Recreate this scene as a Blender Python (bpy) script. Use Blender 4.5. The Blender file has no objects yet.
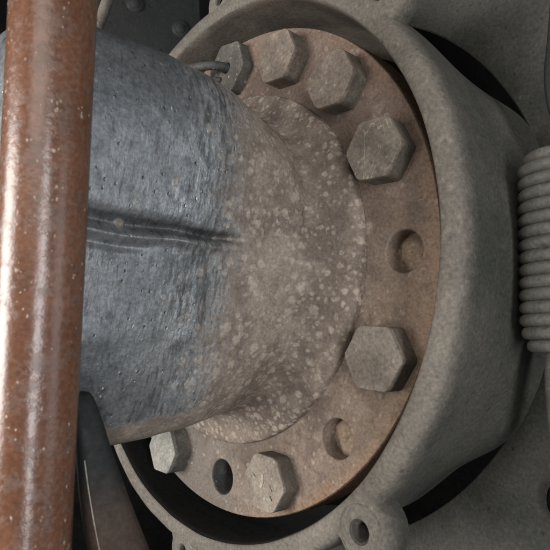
import bpy, bmesh, math, random
from mathutils import Matrix, Vector, noise as mn
random.seed(7)
sc = bpy.context.scene
col = sc.collection

# ------------------------------------------------------------------ camera
CAM_M = Matrix(((0.7365, 0.6703, -0.0905), (-0.6569, 0.7407, 0.1404), (0.1612, -0.0440, 0.9860)))  # columns: right, forward, up
CAM_P = Vector((-0.1739, -0.2260, 0.0120))
RIGHT, FWD, UP = (CAM_M.col[i].copy().normalized() for i in range(3))
FOC = 555.9
cd = bpy.data.cameras.new('camera'); cam = bpy.data.objects.new('camera', cd); col.objects.link(cam)
r3 = Matrix((RIGHT, UP, -FWD)).transposed()
cam.matrix_world = Matrix.Translation(CAM_P) @ r3.to_4x4()
cd.sensor_width = 36; cd.lens = 36 * FOC / 550
cd.clip_start = 0.01; cd.clip_end = 50
cd.dof.use_dof = True; cd.dof.focus_distance = 0.235; cd.dof.aperture_fstop = 34
sc.camera = cam
sc.cycles.max_bounces = 4; sc.cycles.diffuse_bounces = 3; sc.cycles.glossy_bounces = 2

# ------------------------------------------------------------------ light
w = bpy.data.worlds.new('World'); sc.world = w; w.use_nodes = True
w.node_tree.nodes['Background'].inputs[0].default_value = (0.75, 0.88, 1.0, 1)
w.node_tree.nodes['Background'].inputs[1].default_value = 0.035
def area(name, pos, target, size, sy, power, colr):
    l = bpy.data.lights.new(name, 'AREA'); l.shape = 'RECTANGLE'; l.size = size; l.size_y = sy
    l.energy = power; l.color = colr
    o = bpy.data.objects.new(name, l); col.objects.link(o)
    o.location = pos; o.rotation_euler = (Vector(target) - Vector(pos)).to_track_quat('-Z', 'Y').to_euler()
    return o
def camrel(r, f, u): return CAM_P + RIGHT * r + FWD * f + UP * u
area('daylight_opening', camrel(-0.74, -0.10, 0.02), (-0.03, 0, 0), 0.42, 0.42, 9.6, (1.0, 0.965, 0.92))
area('daylight_behind', camrel(-0.12, -0.56, 0.36), (-0.04, 0, 0), 0.50, 0.35, 2.0, (1.0, 0.97, 0.93))
area('daylight_gap', camrel(0.175, -0.40, -0.04), (-0.08, -0.02, 0), 0.085, 0.46, 2.3, (0.97, 0.98, 1.0))
area('daylight_side', camrel(0.66, -0.13, -0.04), (-0.07, -0.05, 0), 0.34, 0.46, 1.0, (0.86, 0.94, 1.0))
vs = sc.view_settings; vs.view_transform = 'Standard'; vs.look = 'None'; vs.exposure = 0.18; vs.gamma = 1
vs.use_curve_mapping = False

# ------------------------------------------------------------------ node helper
class NT:
    def __init__(s, name):
        s.m = bpy.data.materials.new(name); s.m.use_nodes = True
        s.t = s.m.node_tree; s.b = s.t.nodes['Principled BSDF']
        s.tc = s.t.nodes.new('ShaderNodeTexCoord'); s.obj = s.tc.outputs['Object']
    def put(s, sock, v):
        if hasattr(v, 'is_linked') or isinstance(v, bpy.types.NodeSocket): s.t.links.new(v, sock)
        elif isinstance(v, (tuple, list)) and len(v) == 3 and sock.type == 'RGBA': sock.default_value = (*v, 1)
        else: sock.default_value = v
    def scale(s, v, sc3, off=(0, 0, 0)):
        n = s.t.nodes.new('ShaderNodeMapping'); s.put(n.inputs[0], v); n.inputs[1].default_value = off; n.inputs[3].default_value = sc3
        return n.outputs[0]
    def noise(s, sc_, det=4, rough=.55, vec=None, dist=0):
        n = s.t.nodes.new('ShaderNodeTexNoise'); s.put(n.inputs['Vector'], vec or s.obj)
        n.inputs['Scale'].default_value = sc_; n.inputs['Detail'].default_value = det
        n.inputs['Roughness'].default_value = rough; n.inputs['Distortion'].default_value = dist
        return n.outputs['Fac']
    def noisec(s, sc_, vec=None):
        n = s.t.nodes.new('ShaderNodeTexNoise'); s.put(n.inputs['Vector'], vec or s.obj); n.inputs['Scale'].default_value = sc_
        return n.outputs['Color']
    def voro(s, sc_, vec=None, feat='F1', out='Distance', rnd=1):
        n = s.t.nodes.new('ShaderNodeTexVoronoi'); n.feature = feat; s.put(n.inputs['Vector'], vec or s.obj)
        n.inputs['Scale'].default_value = sc_; n.inputs['Randomness'].default_value = rnd
        return n.outputs[out], n.outputs.get('Color')
    def warp(s, amt, sc_, vec=None):
        v = s.vm('SUBTRACT', s.noisec(sc_, vec), (.5, .5, .5))
        v = s.vm('SCALE', v, amt); return s.vm('ADD', vec or s.obj, v)
    def vm(s, op, a, b=None):
        n = s.t.nodes.new('ShaderNodeVectorMath'); n.operation = op; s.put(n.inputs[0], a)
        if op == 'SCALE': n.inputs[3].default_value = b
        elif b is not None: s.put(n.inputs[1], b)
        return n.outputs['Value'] if op in ('LENGTH', 'DOT_PRODUCT') else n.outputs[0]
    def xyz(s, v=None):
        n = s.t.nodes.new('ShaderNodeSeparateXYZ'); s.put(n.inputs[0], v or s.obj); return n.outputs
    def ma(s, op, a, b=0.0, c=None):
        n = s.t.nodes.new('ShaderNodeMath'); n.operation = op; s.put(n.inputs[0], a); s.put(n.inputs[1], b)
        if c is not None: s.put(n.inputs[2], c)
        return n.outputs[0]
    def mr(s, v, a, b, lo=0., hi=1., smooth=True):
        n = s.t.nodes.new('ShaderNodeMapRange'); n.interpolation_type = 'SMOOTHSTEP' if smooth else 'LINEAR'
        s.put(n.inputs[0], v)
        for i, x in zip((1, 2, 3, 4), (a, b, lo, hi)): s.put(n.inputs[i], x)
        return n.outputs[0]
    def mix(s, f, a, b):
        n = s.t.nodes.new('ShaderNodeMix'); n.data_type = 'RGBA'
        s.put(n.inputs[0], f); s.put(n.inputs[6], a); s.put(n.inputs[7], b); return n.outputs[2]
    def bump(s, h, strength, dist, nrm=None):
        n = s.t.nodes.new('ShaderNodeBump'); s.put(n.inputs['Height'], h); n.inputs['Strength'].default_value = strength
        n.inputs['Distance'].default_value = dist
        if nrm is not None: s.put(n.inputs['Normal'], nrm)
        return n.outputs[0]
    def relief(s, *terms):
        h = None
        for v, k in terms:
            q = s.ma('MULTIPLY', v, k * 1000); h = q if h is None else s.ma('ADD', h, q)
        return s.bump(h, 1.0, .001)
    def rgb(s, v):
        n = s.t.nodes.new('ShaderNodeCombineXYZ')
        for i in range(3): s.put(n.inputs[i], v)
        return n.outputs[0]
    def rnd(s):
        n = s.t.nodes.new('ShaderNodeObjectInfo'); return n.outputs['Random']
    def offs(s):   # coordinates shifted by the object's own random number, so copies differ
        n = s.t.nodes.new('ShaderNodeCombineXYZ')
        r = s.rnd()
        for i, k in enumerate((.37, .61, .83)): s.put(n.inputs[i], s.ma('MULTIPLY', r, k))
        return s.vm('ADD', s.obj, n.outputs[0])
    def spots(s, sc_, vec, rmin, rmax, dens):
        """irregular round splashes; dens 0..1 (value or socket) of cells that carry one"""
        d, c = s.voro(sc_, vec)
        d = s.ma('ADD', d, s.ma('MULTIPLY', s.ma('SUBTRACT', s.noise(sc_ * 2.6, 1, .5, vec), .5), .38))
        x = s.xyz(c)
        rad = s.mr(x[0], 0, 1, rmin, rmax, False)
        on = s.ma('LESS_THAN', x[1], dens)
        edge = s.ma('SUBTRACT', rad, d)
        return s.ma('MULTIPLY', s.mr(edge, -.05, .22), on)
    def out(s, base=None, rough=None, nrm=None, metal=None, spec=None):
        if base is not None:
            g = s.mr(s.noise(760, 3, .7), .30, .70, .70, 1.30, False)
            base = s.vm('MULTIPLY', base, s.rgb(g))
        for k, v in (('Base Color', base), ('Roughness', rough), ('Normal', nrm), ('Metallic', metal), ('Specular IOR Level', spec)):
            if v is not None: s.put(s.b.inputs[k], v)
        return s.m

# ------------------------------------------------------------------ materials
def mat_cast(name, c1, c2, cdust, grain=.5, rust=None, spec=.3, wall=None):
    s = NT(name); v = s.offs()
    n1 = s.noise(28, 5, .6, v); n2 = s.noise(240, 4, .65, v); n3 = s.noise(9, 3, .5, v)
    c = s.mix(s.mr(n1, .35, .66), c1, c2)
    c = s.mix(s.ma('MULTIPLY', s.mr(n2, .50, .68), .45), c, cdust)
    c = s.mix(s.ma('MULTIPLY', s.mr(n3, .42, .68), .4), c, tuple(x * .55 for x in c1))
    sp = s.spots(330, v, .12, .34, .22)
    c = s.mix(s.ma('MULTIPLY', sp, .55), c, cdust)
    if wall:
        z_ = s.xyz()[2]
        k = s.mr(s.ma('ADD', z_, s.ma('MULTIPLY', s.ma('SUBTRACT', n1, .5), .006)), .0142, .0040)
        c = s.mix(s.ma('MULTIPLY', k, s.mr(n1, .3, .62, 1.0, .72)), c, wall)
    if rust: c = s.mix(s.ma('MULTIPLY', s.mr(s.noise(45, 4, .6, v), .52, .68), .5), c, rust)
    pk = s.spots(230, s.scale(v, (1, 1, 1), (.3, .7, .1)), .10, .32, .30)
    c = s.mix(s.ma('MULTIPLY', pk, .5), c, tuple(k * .45 for k in c1))
    nr = s.relief((n2, .0007 * grain), (n1, .0009), (sp, .00014), (pk, -.00022))
    return s.out(c, s.mr(n2, .3, .7, .62, .88), nr, spec=spec)

M = {}
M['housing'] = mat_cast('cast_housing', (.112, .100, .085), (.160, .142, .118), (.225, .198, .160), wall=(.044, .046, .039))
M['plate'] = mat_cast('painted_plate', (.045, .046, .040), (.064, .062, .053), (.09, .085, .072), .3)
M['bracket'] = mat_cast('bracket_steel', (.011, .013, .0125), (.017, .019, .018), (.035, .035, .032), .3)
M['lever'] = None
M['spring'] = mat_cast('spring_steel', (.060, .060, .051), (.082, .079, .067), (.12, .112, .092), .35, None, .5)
M['void'] = mat_cast('unlit_black', (.004, .004, .004), (.006, .006, .006), (.009, .009, .008), .3, None, 0.0)  # near-black colour that paints in the darkness of unlit gaps
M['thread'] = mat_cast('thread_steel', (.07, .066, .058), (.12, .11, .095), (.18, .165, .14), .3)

# housing inside: the deep gap's shade painted black below, dusty above, chosen by angle
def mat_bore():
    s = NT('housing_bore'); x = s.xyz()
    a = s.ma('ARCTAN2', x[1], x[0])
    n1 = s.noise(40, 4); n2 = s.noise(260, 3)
    gap_shade = s.ma('MULTIPLY', s.mr(s.ma('ADD', x[1], s.ma('MULTIPLY', n1, .02)), -.045, -.085), s.mr(x[0], .098, .075))
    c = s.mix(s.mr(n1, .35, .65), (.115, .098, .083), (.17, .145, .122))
    c = s.mix(gap_shade, c, (.013, .013, .013))
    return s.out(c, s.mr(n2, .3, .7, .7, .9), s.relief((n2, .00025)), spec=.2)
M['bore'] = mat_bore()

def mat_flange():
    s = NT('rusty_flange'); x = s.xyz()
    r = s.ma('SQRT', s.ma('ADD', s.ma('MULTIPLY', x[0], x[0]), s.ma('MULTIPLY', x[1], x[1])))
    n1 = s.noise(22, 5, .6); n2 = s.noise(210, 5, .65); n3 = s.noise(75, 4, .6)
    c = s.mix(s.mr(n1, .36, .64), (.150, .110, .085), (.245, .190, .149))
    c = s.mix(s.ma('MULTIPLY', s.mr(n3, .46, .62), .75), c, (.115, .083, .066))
    # greyer to the lower left, darkened further to paint in the arm's shade, redder rust on the right rim
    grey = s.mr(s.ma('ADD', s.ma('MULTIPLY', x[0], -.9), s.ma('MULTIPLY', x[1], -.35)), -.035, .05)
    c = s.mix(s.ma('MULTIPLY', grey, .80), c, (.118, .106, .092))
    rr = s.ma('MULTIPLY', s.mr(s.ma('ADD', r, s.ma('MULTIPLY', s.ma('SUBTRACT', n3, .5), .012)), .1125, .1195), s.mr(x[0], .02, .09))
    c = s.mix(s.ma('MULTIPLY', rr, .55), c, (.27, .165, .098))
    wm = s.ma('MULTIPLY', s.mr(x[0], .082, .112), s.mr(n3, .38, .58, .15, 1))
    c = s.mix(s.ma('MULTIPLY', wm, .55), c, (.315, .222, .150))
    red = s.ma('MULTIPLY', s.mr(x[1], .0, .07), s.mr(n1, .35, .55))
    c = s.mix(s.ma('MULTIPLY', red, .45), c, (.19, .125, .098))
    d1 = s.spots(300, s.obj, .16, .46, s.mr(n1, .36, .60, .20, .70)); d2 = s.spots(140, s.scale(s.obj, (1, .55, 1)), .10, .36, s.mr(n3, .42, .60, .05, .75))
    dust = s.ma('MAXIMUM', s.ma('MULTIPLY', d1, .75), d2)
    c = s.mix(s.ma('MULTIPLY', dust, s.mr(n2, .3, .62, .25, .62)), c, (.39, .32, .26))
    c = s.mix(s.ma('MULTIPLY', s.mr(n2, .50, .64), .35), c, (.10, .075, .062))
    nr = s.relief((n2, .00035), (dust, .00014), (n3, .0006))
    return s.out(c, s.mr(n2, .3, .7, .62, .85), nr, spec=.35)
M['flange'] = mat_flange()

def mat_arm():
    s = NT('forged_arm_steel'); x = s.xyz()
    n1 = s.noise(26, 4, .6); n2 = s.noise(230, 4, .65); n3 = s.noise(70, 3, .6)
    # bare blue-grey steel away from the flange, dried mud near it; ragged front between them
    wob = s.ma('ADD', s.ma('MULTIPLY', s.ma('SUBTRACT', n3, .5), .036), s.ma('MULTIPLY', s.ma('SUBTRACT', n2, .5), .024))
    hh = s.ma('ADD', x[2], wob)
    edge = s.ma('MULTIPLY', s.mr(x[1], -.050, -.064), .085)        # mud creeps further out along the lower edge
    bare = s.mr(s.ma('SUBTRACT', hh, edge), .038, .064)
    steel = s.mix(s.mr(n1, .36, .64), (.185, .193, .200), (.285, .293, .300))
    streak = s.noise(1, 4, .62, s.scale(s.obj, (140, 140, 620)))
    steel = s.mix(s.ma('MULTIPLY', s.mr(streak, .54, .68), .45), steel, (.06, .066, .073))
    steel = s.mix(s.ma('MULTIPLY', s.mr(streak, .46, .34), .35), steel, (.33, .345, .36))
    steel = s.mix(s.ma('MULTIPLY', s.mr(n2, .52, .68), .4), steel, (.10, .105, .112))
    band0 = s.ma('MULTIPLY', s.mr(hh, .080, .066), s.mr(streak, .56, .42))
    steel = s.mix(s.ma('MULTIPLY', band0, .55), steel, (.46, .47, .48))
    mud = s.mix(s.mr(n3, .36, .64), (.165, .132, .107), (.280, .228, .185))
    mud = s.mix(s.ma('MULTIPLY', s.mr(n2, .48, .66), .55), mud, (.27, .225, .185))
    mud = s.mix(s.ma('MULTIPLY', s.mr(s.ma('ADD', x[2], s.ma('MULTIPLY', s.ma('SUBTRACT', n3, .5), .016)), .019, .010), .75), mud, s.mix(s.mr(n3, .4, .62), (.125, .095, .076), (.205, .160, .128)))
    c = s.mix(bare, mud, steel)
    gv = s.ma('ABSOLUTE', s.ma('ADD', s.ma('SUBTRACT', x[1], .0135), s.ma('MULTIPLY', s.ma('SUBTRACT', n3, .5), .004)))
    gr = s.ma('MULTIPLY', s.ma('MULTIPLY', s.mr(gv, .0030, .0012), s.mr(x[2], .040, .052)), s.mr(x[0], .02, .03))   # colour runs darker along the seam
    c = s.mix(s.ma('MULTIPLY', gr, .55), c, (.025, .025, .026))
    near = s.mr(hh, .070, .040)                                    # splashes thin out with distance
    dens = s.ma('ADD', s.ma('MULTIPLY', s.ma('MULTIPLY', near, s.mr(n1, .34, .56, .32, 1)), .95), .02)
    dens = s.ma('ADD', dens, s.ma('MULTIPLY', s.mr(x[1], -.050, -.062), .30))
    d1 = s.spots(240, s.obj, .14, .56, dens)
    d2 = s.spots(400, s.obj, .15, .55, dens)
    d3 = s.spots(105, s.scale(s.obj, (1, 1, 1), (.4, .5, .6)), .15, .55, s.ma('MULTIPLY', dens, .8))
    dust = s.ma('MAXIMUM', s.ma('MULTIPLY', d1, .9), s.ma('MAXIMUM', s.ma('MULTIPLY', d2, .65), s.ma('MULTIPLY', d3, .22)))
    c = s.mix(s.ma('MULTIPLY', dust, s.mr(n2, .3, .62, .38, .74)), c, (.44, .372, .305))
    pits = s.spots(330, s.scale(s.obj, (1, 1, 1.4), (.2, .1, .3)), .10, .30, s.ma('MULTIPLY', bare, .30))
    c = s.mix(s.ma('MULTIPLY', pits, .7), c, (.03, .033, .037))
    drops = s.spots(360, s.scale(s.obj, (1, 1, 1.2), (.7, .2, .9)), .08, .30, s.ma('MULTIPLY', bare, .13))
    smask = s.ma('MULTIPLY', bare, s.mr(n1, .40, .58, .25, 1))
    nr = s.relief((n2, .00030), (dust, .00016), (pits, -.00030), (s.ma('MULTIPLY', streak, smask), .00028), (drops, .00028), (n3, .00034))
    band = s.ma('MULTIPLY', s.mr(hh, .082, .066), s.mr(hh, .044, .052))   # rubbed bright where the arm starts to turn in
    bare_r = s.ma('SUBTRACT', s.mr(n2, .3, .7, .34, .50), s.ma('MULTIPLY', band, .12))
    rough = s.mix(bare, (.78, .78, .78), bare_r)
    rough = s.mix(s.ma('MULTIPLY', dust, .8), rough, (.85, .85, .85))
    s.out(c, rough, nr, metal=s.ma('MULTIPLY', bare, .60), spec=.5)
    return s.m
M['arm'] = mat_arm()

def mat_bolt(name, c1, c2, scratch=False, dustamt=.5, flank=0):
    s = NT(name); v = s.offs()
    n1 = s.noise(60, 4, .6, v); n2 = s.noise(330, 5, .65, v)
    c = s.mix(s.mr(n1, .36, .64), c1, c2)
    d = s.spots(420, v, .14, .42, s.mr(n1, .4, .62, .1, .5))
    c = s.mix(s.ma('MULTIPLY', d, dustamt), c, (.38, .33, .27))
    c = s.mix(s.ma('MULTIPLY', s.mr(n2, .55, .72), .5), c, tuple(k * .5 for k in c1))
    if flank:  # shade painted into the colour of the head's sides, face stays dusty
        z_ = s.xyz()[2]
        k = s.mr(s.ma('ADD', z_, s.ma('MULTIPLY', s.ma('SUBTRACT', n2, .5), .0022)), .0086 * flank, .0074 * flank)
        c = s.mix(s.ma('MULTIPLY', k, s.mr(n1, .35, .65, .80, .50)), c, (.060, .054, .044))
    h = n2
    if scratch:
        wv = s.warp(.005, 170, s.scale(s.obj, (1.0, .34, .3), (.004, .003, 0)))
        e, _ = s.voro(120, wv, 'DISTANCE_TO_EDGE')
        ln = s.ma('MULTIPLY', s.mr(e, .030, .006), s.mr(s.noise(160, 3, .6), .44, .58))
        ln = s.ma('MULTIPLY', ln, s.mr(s.xyz()[2], .0086, .0092))
        c = s.mix(s.ma('MULTIPLY', ln, .62), c, (.42, .36, .27)); h = s.ma('ADD', h, s.ma('MULTIPLY', ln, .5))
    nr = s.relief((h, .00028), (n1, .0008), (d, .00010))
    return s.out(c, s.mr(n2, .3, .7, .5, .8), nr, spec=.4)
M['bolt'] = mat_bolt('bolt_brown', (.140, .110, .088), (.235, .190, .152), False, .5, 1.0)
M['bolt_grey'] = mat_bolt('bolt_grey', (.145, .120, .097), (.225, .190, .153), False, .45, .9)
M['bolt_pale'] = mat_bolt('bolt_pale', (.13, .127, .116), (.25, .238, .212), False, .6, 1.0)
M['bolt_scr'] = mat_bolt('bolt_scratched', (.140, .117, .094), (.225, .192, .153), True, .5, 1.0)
M['drilled'] = mat_bolt('drilled_bolt', (.060, .057, .050), (.105, .098, .084))
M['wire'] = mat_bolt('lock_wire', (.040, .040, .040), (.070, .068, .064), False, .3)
M['mark'] = mat_bolt('chalk_paint', (.30, .27, .225), (.42, .38, .32), False, .1)
M['socket'] = mat_bolt('rust_floor', (.19, .140, .100), (.27, .20, .140))

def mat_tube():
    s = NT('brown_painted_tube'); x = s.xyz()
    n1 = s.noise(30, 4, .6); n2 = s.noise(420, 4, .6); n3 = s.noise(110, 4, .6)
    c = s.mix(s.mr(n1, .35, .65), (.120, .052, .029), (.158, .072, .042))
    c = s.mix(s.ma('MULTIPLY', s.mr(n3, .5, .7), .4), c, (.10, .058, .042))
    film = s.mr(s.noise(190, 4, .7), .46, .66)
    c = s.mix(s.ma('MULTIPLY', film, .35), c, (.105, .085, .072))
    d = s.ma('MAXIMUM', s.spots(420, s.scale(s.obj, (1, 1, .7)), .06, .26, s.mr(n3, .48, .68, .02, .45)), s.spots(900, s.scale(s.obj, (1, 1, .6)), .05, .36, s.mr(n3, .46, .66, .03, .60)))
    c = s.mix(s.ma('MULTIPLY', d, .75), c, (.55, .45, .35))
    nr = s.relief((n2, .00010), (d, .00012), (n3, .00016), (film, .00004))
    s.out(c, s.mix(d, s.mr(film, 0, 1, .26, .40), (.7, .7, .7)), nr, spec=.50)
    return s.m
M['tube'] = mat_tube()
M['tube'].node_tree.nodes['Principled BSDF'].inputs['Coat Weight'].default_value = .10
M['tube'].node_tree.nodes['Principled BSDF'].inputs['Coat Roughness'].default_value = .30

def mat_lever():
    s = NT('lever_rubber_rust'); x = s.xyz()
    n1 = s.noise(45, 4, .6); n2 = s.noise(300, 4, .6)
    k = s.mr(s.ma('ADD', x[2], s.ma('MULTIPLY', s.ma('SUBTRACT', n1, .5), .02)), .057, .037)
    c = s.mix(k, (.014, .016, .016), s.mix(s.mr(n1, .35, .65), (.036, .025, .019), (.060, .038, .027)))
    d = s.spots(380, s.obj, .06, .22, .12)
    c = s.mix(s.ma('MULTIPLY', d, .5), c, (.35, .29, .22))
    nr = s.relief((n2, .0002))
    return s.out(c, s.mr(n2, .3, .7, .58, .80), nr, spec=.25)
M['lever'] = mat_lever()

# ------------------------------------------------------------------ object helpers
U, V, H = Vector((0, -1, 0)), Vector((0, 0, 1)), Vector((-1, 0, 0))      # flange plane right / up / out
Q = Matrix((U, V, H)).transposed()
def frame(u=0, v=0, h=0, rot=0):
    return Matrix.Translation(Q @ Vector((u, v, h))) @ Q.to_4x4() @ Matrix.Rotation(rot, 4, 'Z')
def W(u, v, h): return Q @ Vector((u, v, h))
def pix(x, y, d):     # a point at depth d seen at picture position x, y (used to place things where they stand)
    return CAM_P + (RIGHT * ((x - 275) / FOC) + FWD - UP * ((y - 275) / FOC)) * d
def tag(o, label=None, cat=None, group=None, kind=None):
    for k, v in (('label', label), ('category', cat), ('group', group), ('kind', kind)):
        if v: o[k] = v
    return o
def thing(name, mtx, label, cat, group=None):
    o = bpy.data.objects.new(name, None); col.objects.link(o); o.matrix_world = mtx; o.empty_display_size = .01
    return tag(o, label, cat, group)
def mesh(name, verts, faces, mat, parent=None, smooth=True, mtx=None, sharp=None):
    me = bpy.data.meshes.new(name); me.from_pydata([tuple(v) for v in verts], [], faces); me.validate(); me.update()
    bm = bmesh.new(); bm.from_mesh(me); bmesh.ops.remove_doubles(bm, verts=bm.verts, dist=1e-7)
    bmesh.ops.recalc_face_normals(bm, faces=bm.faces); bm.to_mesh(me); bm.free()
    return link(name, me, mat, parent, smooth, mtx, sharp)
def link(name, me, mat, parent=None, smooth=True, mtx=None, sharp=None):
    me.materials.append(mat)
    if smooth:
        me.shade_smooth()
        if sharp: me.set_sharp_from_angle(angle=math.radians(sharp))
    o = bpy.data.objects.new(name, me); col.objects.link(o)
    if parent: o.parent = parent
    if mtx: o.matrix_world = mtx
    return o
def bevel(o, wd, seg=3, ang=30):
    b = o.modifiers.new('bevel', 'BEVEL'); b.width = wd; b.segments = seg; b.limit_method = 'ANGLE'; b.angle_limit = math.radians(ang)
    b.harden_normals = False
    return o
def grid(rows, closed=True, cap0=False, cap1=False):
    n = len(rows[0]); vs_ = [p for r in rows for p in r]; fs = []
    for i in range(len(rows) - 1):
        for j in range(n if closed else n - 1):
            k = (j + 1) % n
            fs.append((i * n + j, i * n + k, (i + 1) * n + k, (i + 1) * n + j))
    if cap0: fs.append(tuple(range(n)))
    if cap1: fs.append(tuple((len(rows) - 1) * n + j for j in range(n)))
    return vs_, fs
def lathe(profile, n=96, cap0=False, cap1=False):
    rows = [[(r * math.cos(2 * math.pi * j / n), r * math.sin(2 * math.pi * j / n), h) for j in range(n)] for r, h in profile]
    return grid(rows, True, cap0, cap1)
def fill_loops(loops, h):
    """flat face with holes -> verts, faces"""
    bm = bmesh.new(); es = []
    for lp in loops:
        vv = [bm.verts.new((x, y, h)) for x, y in lp]
        es += [bm.edges.new((vv[i], vv[(i + 1) % len(vv)])) for i in range(len(vv))]
    bmesh.ops.triangle_fill(bm, use_beauty=True, use_dissolve=False, edges=es)
    bm.verts.index_update()
    r = [v.co.copy() for v in bm.verts], [tuple(v.index for v in f.verts) for f in bm.faces]
    bm.free(); return r
def merge(*parts):
    vs_, fs = [], []
    for v, f in parts:
        o = len(vs_); vs_ += [tuple(p) for p in v]; fs += [tuple(i + o for i in q) for q in f]
    return vs_, fs
def circ(cx, cy, r, n=40): return [(cx + r * math.cos(2 * math.pi * j / n), cy + r * math.sin(2 * math.pi * j / n)) for j in range(n)]
def ss(x, a, b):
    t = min(1, max(0, (x - a) / (b - a))); return t * t * (3 - 2 * t)
def tube_path(pts, radii, n=20, caps=True):
    pts = [Vector(p) for p in pts]; rows = []; ref = None
    for i, p in enumerate(pts):
        t = (pts[min(i + 1, len(pts) - 1)] - pts[max(i - 1, 0)]).normalized()
        if ref is None: ref = t.orthogonal().normalized()
        ref = (ref - t * ref.dot(t)).normalized(); b = t.cross(ref)
        r = radii[i] if isinstance(radii, (list, tuple)) else radii
        rows.append([p + (ref * math.cos(2 * math.pi * j / n) + b * math.sin(2 * math.pi * j / n)) * r for j in range(n)])
    return grid(rows, True, caps, caps)
rad = math.radians
BASE = frame()

# ------------------------------------------------------------------ setting: added black sheet, its colour standing in for the unlit space behind
c0 = pix(275, 275, .62)
rows = []
for j in range(13):
    rows.append([c0 + RIGHT * (-.75 + 1.5 * i / 16) + UP * (-.7 + 1.4 * j / 12) + FWD * (.02 * mn.noise((i * .7, j * .7, 3))) for i in range(17)])
tag(mesh('black_backdrop', *grid(rows, False), M['void']), kind='structure')

# ------------------------------------------------------------------ backing plate with the round opening
PH = -.050
def backing_plate():
    t = thing('backing_plate', frame(0, 0, PH), 'dull grey green backing plate behind the housing and the coil spring', 'plate')
    N = 120
    a0, a1 = rad(-100), rad(96)
    rows = []
    rr = [.1395, .1398, .1405, .150, .165, .18, .20, .23, .27, .32]
    hh = [-.004, -.0006, 0, .0002, .0004, .0005, .0005, .0005, .0005, .0005]
    hx, hy, hr = .1555, -.059, .0085
    for k, (r, h) in enumerate(zip(rr, hh)):
        row = []
        for j in range(N + 1):
            a = a0 + (a1 - a0) * j / N
            q = Vector((r * math.cos(a), .0015 + r * math.sin(a), h))
            q.z += .0022 * mn.noise((q.x * 22, q.y * 22, 0)) * ss(r, .142, .17)
            row.append(q)
        rows.append(row)
    o = mesh('sheet', *grid(rows, False), M['plate'], t, True, None, 40)
    o.modifiers.new('solid', 'SOLIDIFY').thickness = .002
    # raised black ring standing in for the dark hole at the right edge
    g = mesh('hole_ring', *lathe([(.0001, .0025), (.0040, .0022), (.0062, .0010), (.0072, .0030), (.0086, .0034), (.0096, .0020), (.0100, -.001)], 40, True), M['void'], t)
    g.location = (.1600, -.0615, .0005)
    return t
backing_plate()

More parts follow.
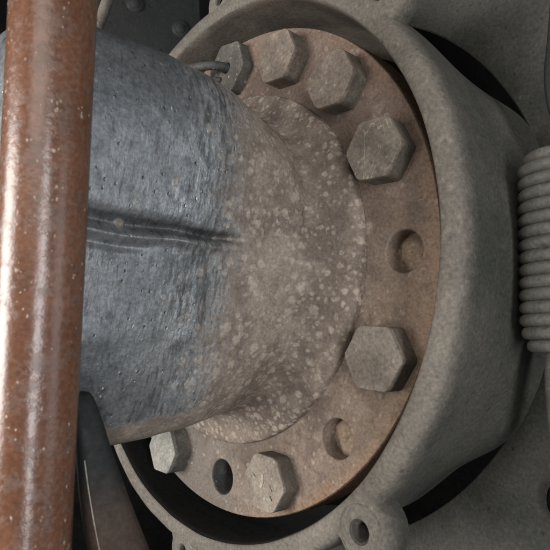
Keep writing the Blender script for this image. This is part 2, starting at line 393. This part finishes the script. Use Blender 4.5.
# ------------------------------------------------------------------ cast housing ring
def housing():
    t = thing('cast_housing', BASE, 'grey cast iron ring housing with threaded ears around the bolted flange', 'housing')
    n = 300
    def outer(a, h):
        pad = ss(math.degrees(a), -33, -16) * (1 - ss(math.degrees(a), 32, 52))
        k = ss(-h, .004, .050)
        return .1372 - k * .0064 + pad * k * .0108
    rows = []
    prof = [('i', .1225, -.046), ('i', .1290, -.046), ('i', .1288, -.02), ('i', .1283, 0), ('i', .1279, .009), ('i', .1276, .0128), ('i', .1280, .0141), ('i', .1292, .0147)]
    N = n
    def ring(f): 
        out = []
        for j in range(N):
            a = 2 * math.pi * j / N; aa = a if a < math.pi else a - 2 * math.pi
            r, h = f(aa)
            x, y = r * math.cos(a), r * math.sin(a)
            d = .00035 * mn.noise((x * 60, y * 60, h * 60)) + .0005 * mn.noise((x * 22, y * 22, h * 22 + 5))
            out.append(((r + d) * math.cos(a), (r + d) * math.sin(a), h + d * .8))
        return out
    bore = [ring(lambda a, r=r, h=h: (r, h)) for _, r, h in prof[:-1]]
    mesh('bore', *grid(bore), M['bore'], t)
    rim = [ring(lambda a, r=r, h=h: (r, h)) for r, h in [(.1276, .0126), (.1281, .0142), (.1290, .0147), (.1310, .0149), (.1338, .0148), (.1354, .0143), (.1364, .0132), (.1370, .0115), (.1372, .008), (.1373, .002)]]
    for k in range(1, 13):
        h = .002 - .054 * k / 12
        rim.append(ring(lambda a, h=h: (outer(a, h), h)))
    mesh('rim_wall', *grid(rim), M['housing'], t)
    # ears
    def ear(ang, rc, re, wbase, htop, hbot, hr, step=.0010):
        ca, sa = math.cos(ang), math.sin(ang)
        def loc(s_, q): return (ca * s_ - sa * q, sa * s_ + ca * q)      # s_ radial, q tangential
        pts = []
        r0 = .1322
        m = 14
        # concave flank up, round end, concave flank down
        th = math.acos(max(-1, min(1, .25)))
        for k in range(m + 1):
            f = k / m; q = -wbase + (wbase - re * .97) * (1 - (1 - f) ** 2.2); s_ = math.sqrt(r0 ** 2 - wbase ** 2) * (1 - f) + (rc - re * .25) * f
            pts.append(loc(s_, q))
        for k in range(1, 24):
            a = -math.pi / 2 - .25 + (math.pi + .5) * k / 24; pts.append(loc(rc + re * math.cos(a), re * math.sin(a)))
        for p_ in [(x, y) for x, y in reversed(pts[:m + 1])]:
            s_ = p_[0] * ca + p_[1] * sa; q = -p_[0] * sa + p_[1] * ca
            pts.append(loc(s_, -q))
        cx, cy = loc(rc, 0)
        hl = circ(cx, cy, hr + .0007, 36)
        hs_ = htop - step
        def dip(x, y): return hs_ - (hs_ - .0122) * (1 - ss(math.hypot(x, y), .1310, .1365))
        tv, tf = fill_loops([pts, circ(cx, cy, re * .6, 48)], hs_)
        top = ([(p.x, p.y, dip(p.x, p.y) if math.hypot(p.x - cx, p.y - cy) > re * .7 else hs_ - .001) for p in tv], tf)
        rows_ = [[(x, y, dip(x, y)) for x, y in pts]]
        for off, dh in ((.00045, -.0003), (.0011, -.0011), (.0016, -.0026), (.0019, -.006)):
            rows_.append([(x + (x - cx) / max(1e-6, math.hypot(x - cx, y - cy)) * off, y + (y - cy) / max(1e-6, math.hypot(x - cx, y - cy)) * off, dip(x, y) + dh) for x, y in pts])
        rows_.append([(x, y, hbot) for x, y, _ in rows_[-1]])
        disc = [[(x, y, htop + dz) for x, y in circ(cx, cy, rr_, 48)] for rr_, dz in ((hr + .0007, 0), (re * .80, 0), (re * .88, -.0002), (re * .94, -.0007), (re * .985, -.0016), (re * 1.01, -.0034), (re * 1.02, -.008))]
        o = mesh('mounting_ear', *merge(top, grid(rows_, True, False, True), grid(disc)), M['housing'], t, True, None, 50)
        # thread
        prof = [(hr + .0007, htop), (hr, htop - .0007)]
        k = 0; h = htop - .0007
        while h > htop - .013:
            prof += [(hr + .0008, h - .00065), (hr - .0001, h - .0013)]; h -= .0013
        rows2 = []
        nn = 40
        for r, h in prof:
            rows2.append([(cx + r * math.cos(2 * math.pi * j / nn), cy + r * math.sin(2 * math.pi * j / nn), h + (.0013 * j / nn if h < htop - .001 else 0)) for j in range(nn)])
        mesh('threaded_hole', *grid(rows2, True, False, True), M['thread'], o, True, None, 35)
        return o
    ear(rad(101.5), .1390, .0095, .0240, .0143, .000, .0028, .0004)
    ear(rad(54.5), .1405, .0112, .0270, .0146, .005, .0032, .0004)
    ear(rad(-34.5), .1400, .0098, .0225, .0158, .003, .0037, .0007)
    ear(rad(-83.5), .1400, .0095, .0230, .0146, .002, .0030, .0004)
    return t
housing()

# ------------------------------------------------------------------ spindle: flange + forged arm
RB = .1043; T0 = 78.24
ang = lambda i: rad(T0 - 22.5 * i)
def spindle():
    t = thing('forged_spindle', BASE, 'forged steel spindle arm, blue grey and mud spattered, ending in round rusty bolted flange', 'spindle')
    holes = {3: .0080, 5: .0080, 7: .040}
    loops = [circ(0, 0, .1188, 200), circ(0, 0, .080, 120)]
    bores = []
    for i, dp in holes.items():
        cx, cy = RB * math.cos(ang(i)), RB * math.sin(ang(i))
        loops.append(circ(cx, cy, .0087, 48))
        rows = [[(x, y, h) for x, y in circ(cx, cy, r, 48)] for r, h in ((.0087, 0), (.0083, -.0002), (.0081, -.0008), (.0080, -dp))]
        bores.append((i, grid(rows)))
    face = fill_loops(loops, 0)
    rim = lathe([(.1188, 0), (.1195, -.0002), (.1199, -.0008), (.1200, -.0020), (.1200, -.016), (.1190, -.0165), (.1140, -.0165)], 200)
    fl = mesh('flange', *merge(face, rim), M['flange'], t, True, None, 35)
    for i, g in bores: mesh('hole_bore', *g, M['wire' if i == 7 else 'flange'], fl)  # deep hole's wall gets a dark material to paint its shade in
    for i, dp in holes.items():
        cx, cy = RB * math.cos(ang(i)), RB * math.sin(ang(i))
        fv, ff = lathe([(.0001, -dp)] + [(.0084 * k / 9, -dp + .0012 * (1 - (k / 9) ** 2)) for k in range(1, 10)], 32, True)
        fv = [(x, y, z + .0016 * mn.noise((x * 260 + i, y * 260, i)) + .0008 * mn.noise((x * 700, y * 700 + i, 2))) for x, y, z in fv]
        f = mesh('hole_floor', fv, ff, M['socket' if dp < .02 else 'void'], fl)  # black floor colour stands in for the deep hole's darkness
        f.location = (cx, cy, 0)
    # arm: stations (h, a, b, n, v0)
    st = [(-.002, 86.9, 86.9, 2, 0), (.0022, 86.8, 86.8, 2, 0), (.0032, 86.3, 86.3, 2, 0), (.0040, 85.0, 85.0, 2, 0), (.0047, 83.0, 83.0, 2, 0),
          (.0056, 79.8, 80.4, 2, 0), (.0067, 76.2, 78.0, 2, 0), (.0082, 72.8, 76, 2, .1), (.0102, 69.9, 74.2, 2.02, .3), (.0130, 67.6, 72.6, 2.1, .6), (.0165, 66.0, 71.4, 2.3, 1.0),
          (.021, 64.8, 70.6, 2.6, 1.4), (.027, 63.7, 70.3, 3.0, 1.8), (.036, 62.8, 70.8, 3.6, 2.4), (.050, 62.2, 72, 4.6, 3),
          (.062, 62.0, 72.6, 5.2, 3), (.080, 62.0, 73, 5.4, 3), (.100, 62.0, 73, 5.4, 3), (.112, 61.5, 73, 5, 3), (.119, 59, 71, 3.4, 3), (.124, 50, 62, 3, 3), (.126, 36, 46, 2.6, 3)]
    def samp(h):
        h = min(h, .126)
        for k in range(len(st) - 1):
            if st[k][0] <= h <= st[k + 1][0] + 1e-9:
                p0, p1, p2, p3 = st[max(k - 1, 0)], st[k], st[k + 1], st[min(k + 2, len(st) - 1)]
                f = (h - p1[0]) / (p2[0] - p1[0]); out = []
                for c in range(1, 5):
                    d = p2[0] - p1[0]
                    m1 = (p2[c] - p0[c]) / max(1e-9, p2[0] - p0[0]) * d; m2 = (p3[c] - p1[c]) / max(1e-9, p3[0] - p1[0]) * d
                    out.append((2*f**3-3*f*f+1)*p1[c] + (f**3-2*f*f+f)*m1 + (-2*f**3+3*f*f)*p2[c] + (f**3-f*f)*m2)
                return out
    hs = [-.002 + .0006 * k for k in range(0, 48)]
    while hs[-1] < .1255: hs.append(hs[-1] + .0009)
    # angular samples denser on the front (u>0)
    angs = []
    a = -math.pi
    while a < math.pi - 1e-4:
        angs.append(a); a += rad(.45) if abs(a) < rad(20) else (rad(.8) if abs(a) < rad(105) else rad(2.5))
    rows = []
    for h in hs:
        A, B, n_, v0 = samp(h); row = []
        for a in angs:
            c, s_ = math.cos(a), math.sin(a)
            r = (abs(c / A) ** n_ + abs(s_ / B) ** n_) ** (-1 / n_)
            x, y = r * c / 1000, r * s_ / 1000 + v0 / 1000
            d = 0
            amp = ss(h, .010, .022)
            d += amp * (.0010 * mn.noise((x * 38, y * 38, h * 38)) + .00045 * mn.noise((x * 110, y * 110, h * 110 + 3)))
            if x > .03:                                        # forging seam along the front
                vv = y - .0122 - .0007 * mn.noise((h * 60, 1, 2)) - (h - .06) * -.01
                k = ss(h, .040, .056); wd = .0014 + .0013 * ss(h, .062, .085)
                d += k * (-.0034 * math.exp(-((vv - .0014) / wd) ** 2) + .0013 * math.exp(-((vv + .0024) / .0014) ** 2))
                d += ss(h, .078, .092) * -.0016 * math.exp(-((vv + .0062) / .0015) ** 2)
            d -= .0022 * math.exp(-(((h - .0150) / .0010) ** 2 + ((math.degrees(a) - 24) / 1.6) ** 2)) - .0012 * math.exp(-(((h - .0180) / .0016) ** 2 + ((math.degrees(a) - 20) / 2.6) ** 2))
            row.append((x + d * c, y + d * s_, h))
        rows.append(row)
    o = mesh('forged_arm', *grid(rows, True, False, True), M['arm'], t)
    return t
spindle()

# ------------------------------------------------------------------ hex bolts
def bolt_mesh(hgt, R=.0134, drilled=0, dent=0):
    """hex head with turned chamfer on top, rounded arrises"""
    n = 96; rows = []
    rnd = random.Random(dent)
    wear = [rnd.uniform(.0, .0005) for _ in range(6)]
    def hexr(a, R_):
        b = ((a + math.pi / 6) % (math.pi / 3)) - math.pi / 6           # 0 at corner
        af = R_ * math.cos(math.pi / 6)
        r = af / math.cos(math.pi / 6 - abs(b))
        k = int(((a + math.pi / 6) % (2 * math.pi)) / (math.pi / 3))
        return min(r, R_ - .00028 - wear[k % 6])                        # corners worn round
    cham = R * .945
    def row(R_, h, lim=None):
        return [((min(hexr(2*math.pi*j/n, R_), lim or 9)) * math.cos(2*math.pi*j/n), (min(hexr(2*math.pi*j/n, R_), lim or 9)) * math.sin(2*math.pi*j/n), h) for j in range(n)]
    rows += [row(R, -.0003), row(R, hgt * .3), row(R, hgt * .7), row(R, hgt - .0008), row(R, hgt - .00045, R * .995), row(R * .995, hgt - .00015, R * .975), row(R * .982, hgt, R * .955)]
    for f in (.8, .6, .4):
        rows.append([(x * f, y * f, hgt + .00015 * mn.noise((x * 300 + dent, y * 300, f))) for x, y, _ in rows[6]])
    if drilled:
        rr = drilled
        for r_, h in ((rr + .0006, hgt), (rr, hgt - .0006), (rr, hgt - .006)):
            rows.append([(r_ * math.cos(2*math.pi*j/n), r_ * math.sin(2*math.pi*j/n), h) for j in range(n)])
    v, f = grid(rows, True, False, True)
    return v, f
BL = [(0, 'bolt', .0096, 7, 'dusty brown hex bolt at the flange top, right beside the drilled wired bolt', 1, 0.0198, 0.1013),
      (1, 'bolt', .0098, 9, 'dusty brown hex bolt, middle one of the three along the upper right flange', 2, 0.0578, 0.086),
      (2, 'bolt_scr', .0096, 9.5, 'hex bolt with pale branching scratches on its face, just above an empty hole', 3, 0.0871, 0.0561),
      (4, 'bolt_grey', .0096, 9.5, 'grey brown hex bolt between the two empty holes with rust lit floors', 4, 0.1035, -0.021),
      (6, 'bolt_grey', .0084, 9, 'grey hex bolt with a pale paint dash on its face, at flange bottom', 5, 0.0572, -0.088),
      (8, 'bolt_pale', .0100, 11, 'pale speckled hex bolt seen edge on beneath the forged arm', 6, -0.0221, -0.1034)]
for i, m_, hg, ro, lab, dn, du, dv in BL:
    u, v = du, dv
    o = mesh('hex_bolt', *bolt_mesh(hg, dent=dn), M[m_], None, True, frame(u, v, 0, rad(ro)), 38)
    tag(o, lab, 'bolt', 'hex bolts around the flange')
    if i == 6:
        pm = []
        pts = [(-.0012, .0034), (.0000, .0036), (.0004, .0010), (-.0005, -.0022), (-.0016, -.0030), (-.0019, -.0016), (-.0012, .0008)]
        k = mesh('paint_dash', [(x, y, hg + .00035) for x, y in pts] + [(x, y, hg - .0001) for x, y in pts],
                 [tuple(range(7)), tuple(range(13, 6, -1))] + [(j, (j + 1) % 7, 7 + (j + 1) % 7, 7 + j) for j in range(7)], M['mark'], o, False)
        k['label'] = 'short pale paint dash'
        for gx, gy, ga, gl in ((.0052, -.0012, -50, .0030), (.0056, -.0052, -48, .0024), (-.0062, .0022, -35, .0026)):
            ca, sa = math.cos(rad(ga)), math.sin(rad(ga)); pp = [(-gl/2, -.00016), (gl/2, -.00010), (gl/2, .00010), (-gl/2, .00016)]
            q = [(gx + a_*ca - b_*sa, gy + a_*sa + b_*ca) for a_, b_ in pp]
            mesh('grade_mark', [(x, y, hg + .00030) for x, y in q] + [(x, y, hg - .0002) for x, y in q],
                 [(0, 1, 2, 3), (7, 6, 5, 4)] + [(j, (j + 1) % 4, 4 + (j + 1) % 4, 4 + j) for j in range(4)], M['drilled'], o, False)
# drilled bolt with its wire
uw, vw = -.0232, .1025
o = mesh('drilled_bolt', *bolt_mesh(.0065, .0150, .0028, 9), M['drilled'], None, True, frame(uw, vw, 0, rad(2)), 38)
tag(o, 'dark hex bolt with a wire through its drilled head beside the arm top', 'bolt')
B0 = W(uw, vw, 0)
pts = [W(uw, vw, .0025), W(uw, vw, .0070), W(uw - .0005, vw - .0001, .0095), W(uw - .003, vw - .0006, .0130), W(uw - .009, vw - .002, .0175), W(uw - .018, vw - .004, .0215), W(uw - .030, vw - .007, .025), W(uw - .046, vw - .012, .028)]
def smooth_path(p, k=6):
    out = []
    for i in range(len(p) - 1):
        p0, p1, p2, p3 = p[max(i-1, 0)], p[i], p[i+1], p[min(i+2, len(p)-1)]
        for j in range(k):
            f = j / k; out.append(.5 * ((2*p1) + (p2-p0)*f + (2*p0-5*p1+4*p2-p3)*f*f + (3*p1-p0-3*p2+p3)*f**3))
    return out + [p[-1]]
tag(mesh('lock_wire', *tube_path(smooth_path(pts), .0023, 16), M['wire']), 'thick dark wire leaving the drilled bolt head and passing behind the arm', 'wire')

pts2 = [W(uw - .0035, vw - .0060, .0066), W(uw - .005, vw - .0063, .0085), W(uw - .010, vw - .0070, .0130), W(uw - .018, vw - .0085, .0180), W(uw - .034, vw - .012, .0230)]
tag(mesh('lock_wire', *tube_path(smooth_path(pts2), .0015, 14), M['wire']), 'thinner lower strand of dark wire resting against the drilled bolt head', 'wire')

# ------------------------------------------------------------------ dark riveted bracket, upper left behind
def bracket():
    c = pix(140, 20, .44)
    mtx = Matrix.Translation(c) @ Matrix((RIGHT, UP, -FWD)).transposed().to_4x4() @ Matrix.Rotation(rad(14), 4, 'Y')
    t = thing('riveted_bracket', mtx, 'dark green grey bracket plate with two rivets above the forged arm', 'bracket')
    pts = [(-.047, -.075), (.036, -.075), (.050, -.03), (.046, .045), (.020, .07), (-.047, .07)]
    o = mesh('plate', [(x, y, 0) for x, y in pts] + [(x, y, -.006) for x, y in pts], [tuple(range(6)), tuple(range(11, 5, -1))] + [(j, (j+1) % 6, 6+(j+1) % 6, 6+j) for j in range(6)], M['bracket'], t)
    bevel(o, .0015)
    for x, y in ((-.0035, .0125), (.0320, -.0035)):
        r_ = mesh('rivet', *lathe([(.0001, .0022), (.0025, .0020), (.0040, .0011), (.0050, -.0005)], 28, True), M['bracket'], t); r_.location = (x, y, 0)
        r2 = mesh('washer', *lathe([(.0035, .0011), (.0068, .0009), (.0074, -.0004)], 28), M['bracket'], t); r2.location = (x, y, 0)
bracket()
# pale strut edge between tube and bracket
a, b = pix(92, 42, .36), pix(116, -22, .36)
o = mesh('strut', *tube_path([a + (a - b) * .6, a, b, b + (b - a)], [.0036, .0036, .0036, .0036], 14), M['housing'])
tag(o, 'thin grey strut just right of the brown tube at the top', 'strut')

# ------------------------------------------------------------------ coil spring at the right
def spring():
    top, bot = pix(557, 146, .190), pix(561, 354, .186)
    ax = (bot - top).normalized(); L = (bot - top).length
    e1 = (-RIGHT - ax * (-RIGHT).dot(ax)).normalized(); e2 = ax.cross(e1)
    t = thing('coil_spring', Matrix.Translation(bot), 'tightly wound grey green coil spring in front of the backing plate', 'spring')
    turns = 15.6; Rw = L / turns / 2 * .985; Rc = .0105; n = 14
    pts = []
    per = 40; tot = int(turns * per)
    for k in range(tot + 1):
        f = k / tot; a = f * turns * 2 * math.pi
        R_ = Rc * (1 - .28 * (1 - ss(f, 0, .09)) - .22 * ss(f, .90, 1))
        pts.append(top + ax * (Rw + f * (L - 2 * Rw)) + (e1 * math.cos(a + math.pi) + e2 * math.sin(a + math.pi)) * R_ - bot)
    mesh('coil', *tube_path(pts, Rw, n), M['spring'], t)
    hk = [pts[0] + ax * .001, pts[0] - ax * .002, (pix(560, 125, .190) - bot), (pix(551, 100, .191) - bot), (pix(549, 70, .192) - bot), (pix(552, 40, .193) - bot), (pix(556, -10, .194) - bot)]
    mesh('hook_wire', *tube_path(smooth_path(hk), .0016, 12), M['bracket'], t)
    rd = [bot - bot - ax * .006, (pix(557, 372, .186) - bot), (pix(559, 410, .186) - bot), (pix(566, 470, .186) - bot)]
    mesh('tail_rod', *tube_path(smooth_path(rd), .0038, 14), M['spring'], t)
spring()

# ------------------------------------------------------------------ dark lever, lower left
def lever():
    #  x, y (picture), depth, half width, half thickness
    S = [(81.5, 391.5, .1560, .0006, .0006), (81.8, 393.5, .1558, .0018, .0016), (82.6, 398, .1556, .0026, .0024), (84.5, 408, .1553, .0032, .0030), (88.5, 428, .1548, .0039, .0036), (94, 455, .1542, .0046, .0042),
         (100.5, 485, .1536, .0056, .0050), (109, 520, .153, .0066, .0056), (119, 555, .152, .0075, .0060), (136, 612, .151, .0082, .0064), (157, 680, .150, .0088, .0066)]
    t0 = pix(*S[-1][:3])
    rows = []
    P = [pix(x, y, d) for x, y, d, _, _ in S]
    for i, (x, y, d, hw, ht) in enumerate(S):
        tg = (P[min(i + 1, len(P)-1)] - P[max(i - 1, 0)]).normalized()
        e1 = (RIGHT - tg * RIGHT.dot(tg)).normalized(); e2 = tg.cross(e1)
        rot = rad(-32); f1 = e1 * math.cos(rot) + e2 * math.sin(rot); f2 = -e1 * math.sin(rot) + e2 * math.cos(rot)
        row = []
        for j in range(36):
            a = 2 * math.pi * j / 36; c, s_ = math.cos(a), math.sin(a)
            k = (abs(c) ** 3.6 + abs(s_) ** 3.6) ** (-1 / 3.6)
            row.append(P[i] + f1 * c * k * hw + f2 * s_ * k * ht)
        rows.append(row)
    o = thing('brake_lever', Matrix.Translation(t0), 'dark tapered lever with rounded tip, brown lower down, beside the brown tube', 'lever')
    mesh('bar', *grid([[q - t0 for q in r_] for r_ in rows], True, True, True), M['lever'], o)
    rim = [r_[13] - t0 for r_ in rows[5:]]
    mesh('worn_edge', *tube_path(smooth_path(rim, 8), .00014, 8), M['mark'], o)
lever()

# ------------------------------------------------------------------ brown tube in front, left
def tube():
    p0, p1 = pix(61, -130, .1465), pix(19, 690, .1370)
    ax = (p1 - p0).normalized(); L = (p1 - p0).length
    mtx = Matrix.Translation(p1) @ (-ax).to_track_quat('Z', 'Y').to_matrix().to_4x4()
    R_ = .01075; rows = []
    n = 90
    for k in range(120):
        zz = L * k / 119; row = []
        for j in range(n):
            a = 2 * math.pi * j / n
            d = .00012 * mn.noise((math.cos(a) * 1.4, math.sin(a) * 1.4, zz * 25))
            row.append(((R_ + d) * math.cos(a), (R_ + d) * math.sin(a), zz))
        rows.append(row)
    o = mesh('brown_tube', *grid(rows, True, True, True), M['tube'], None, True, mtx, 60)
    tag(o, 'glossy reddish brown painted steel tube, upright in front at the left', 'tube')
tube()
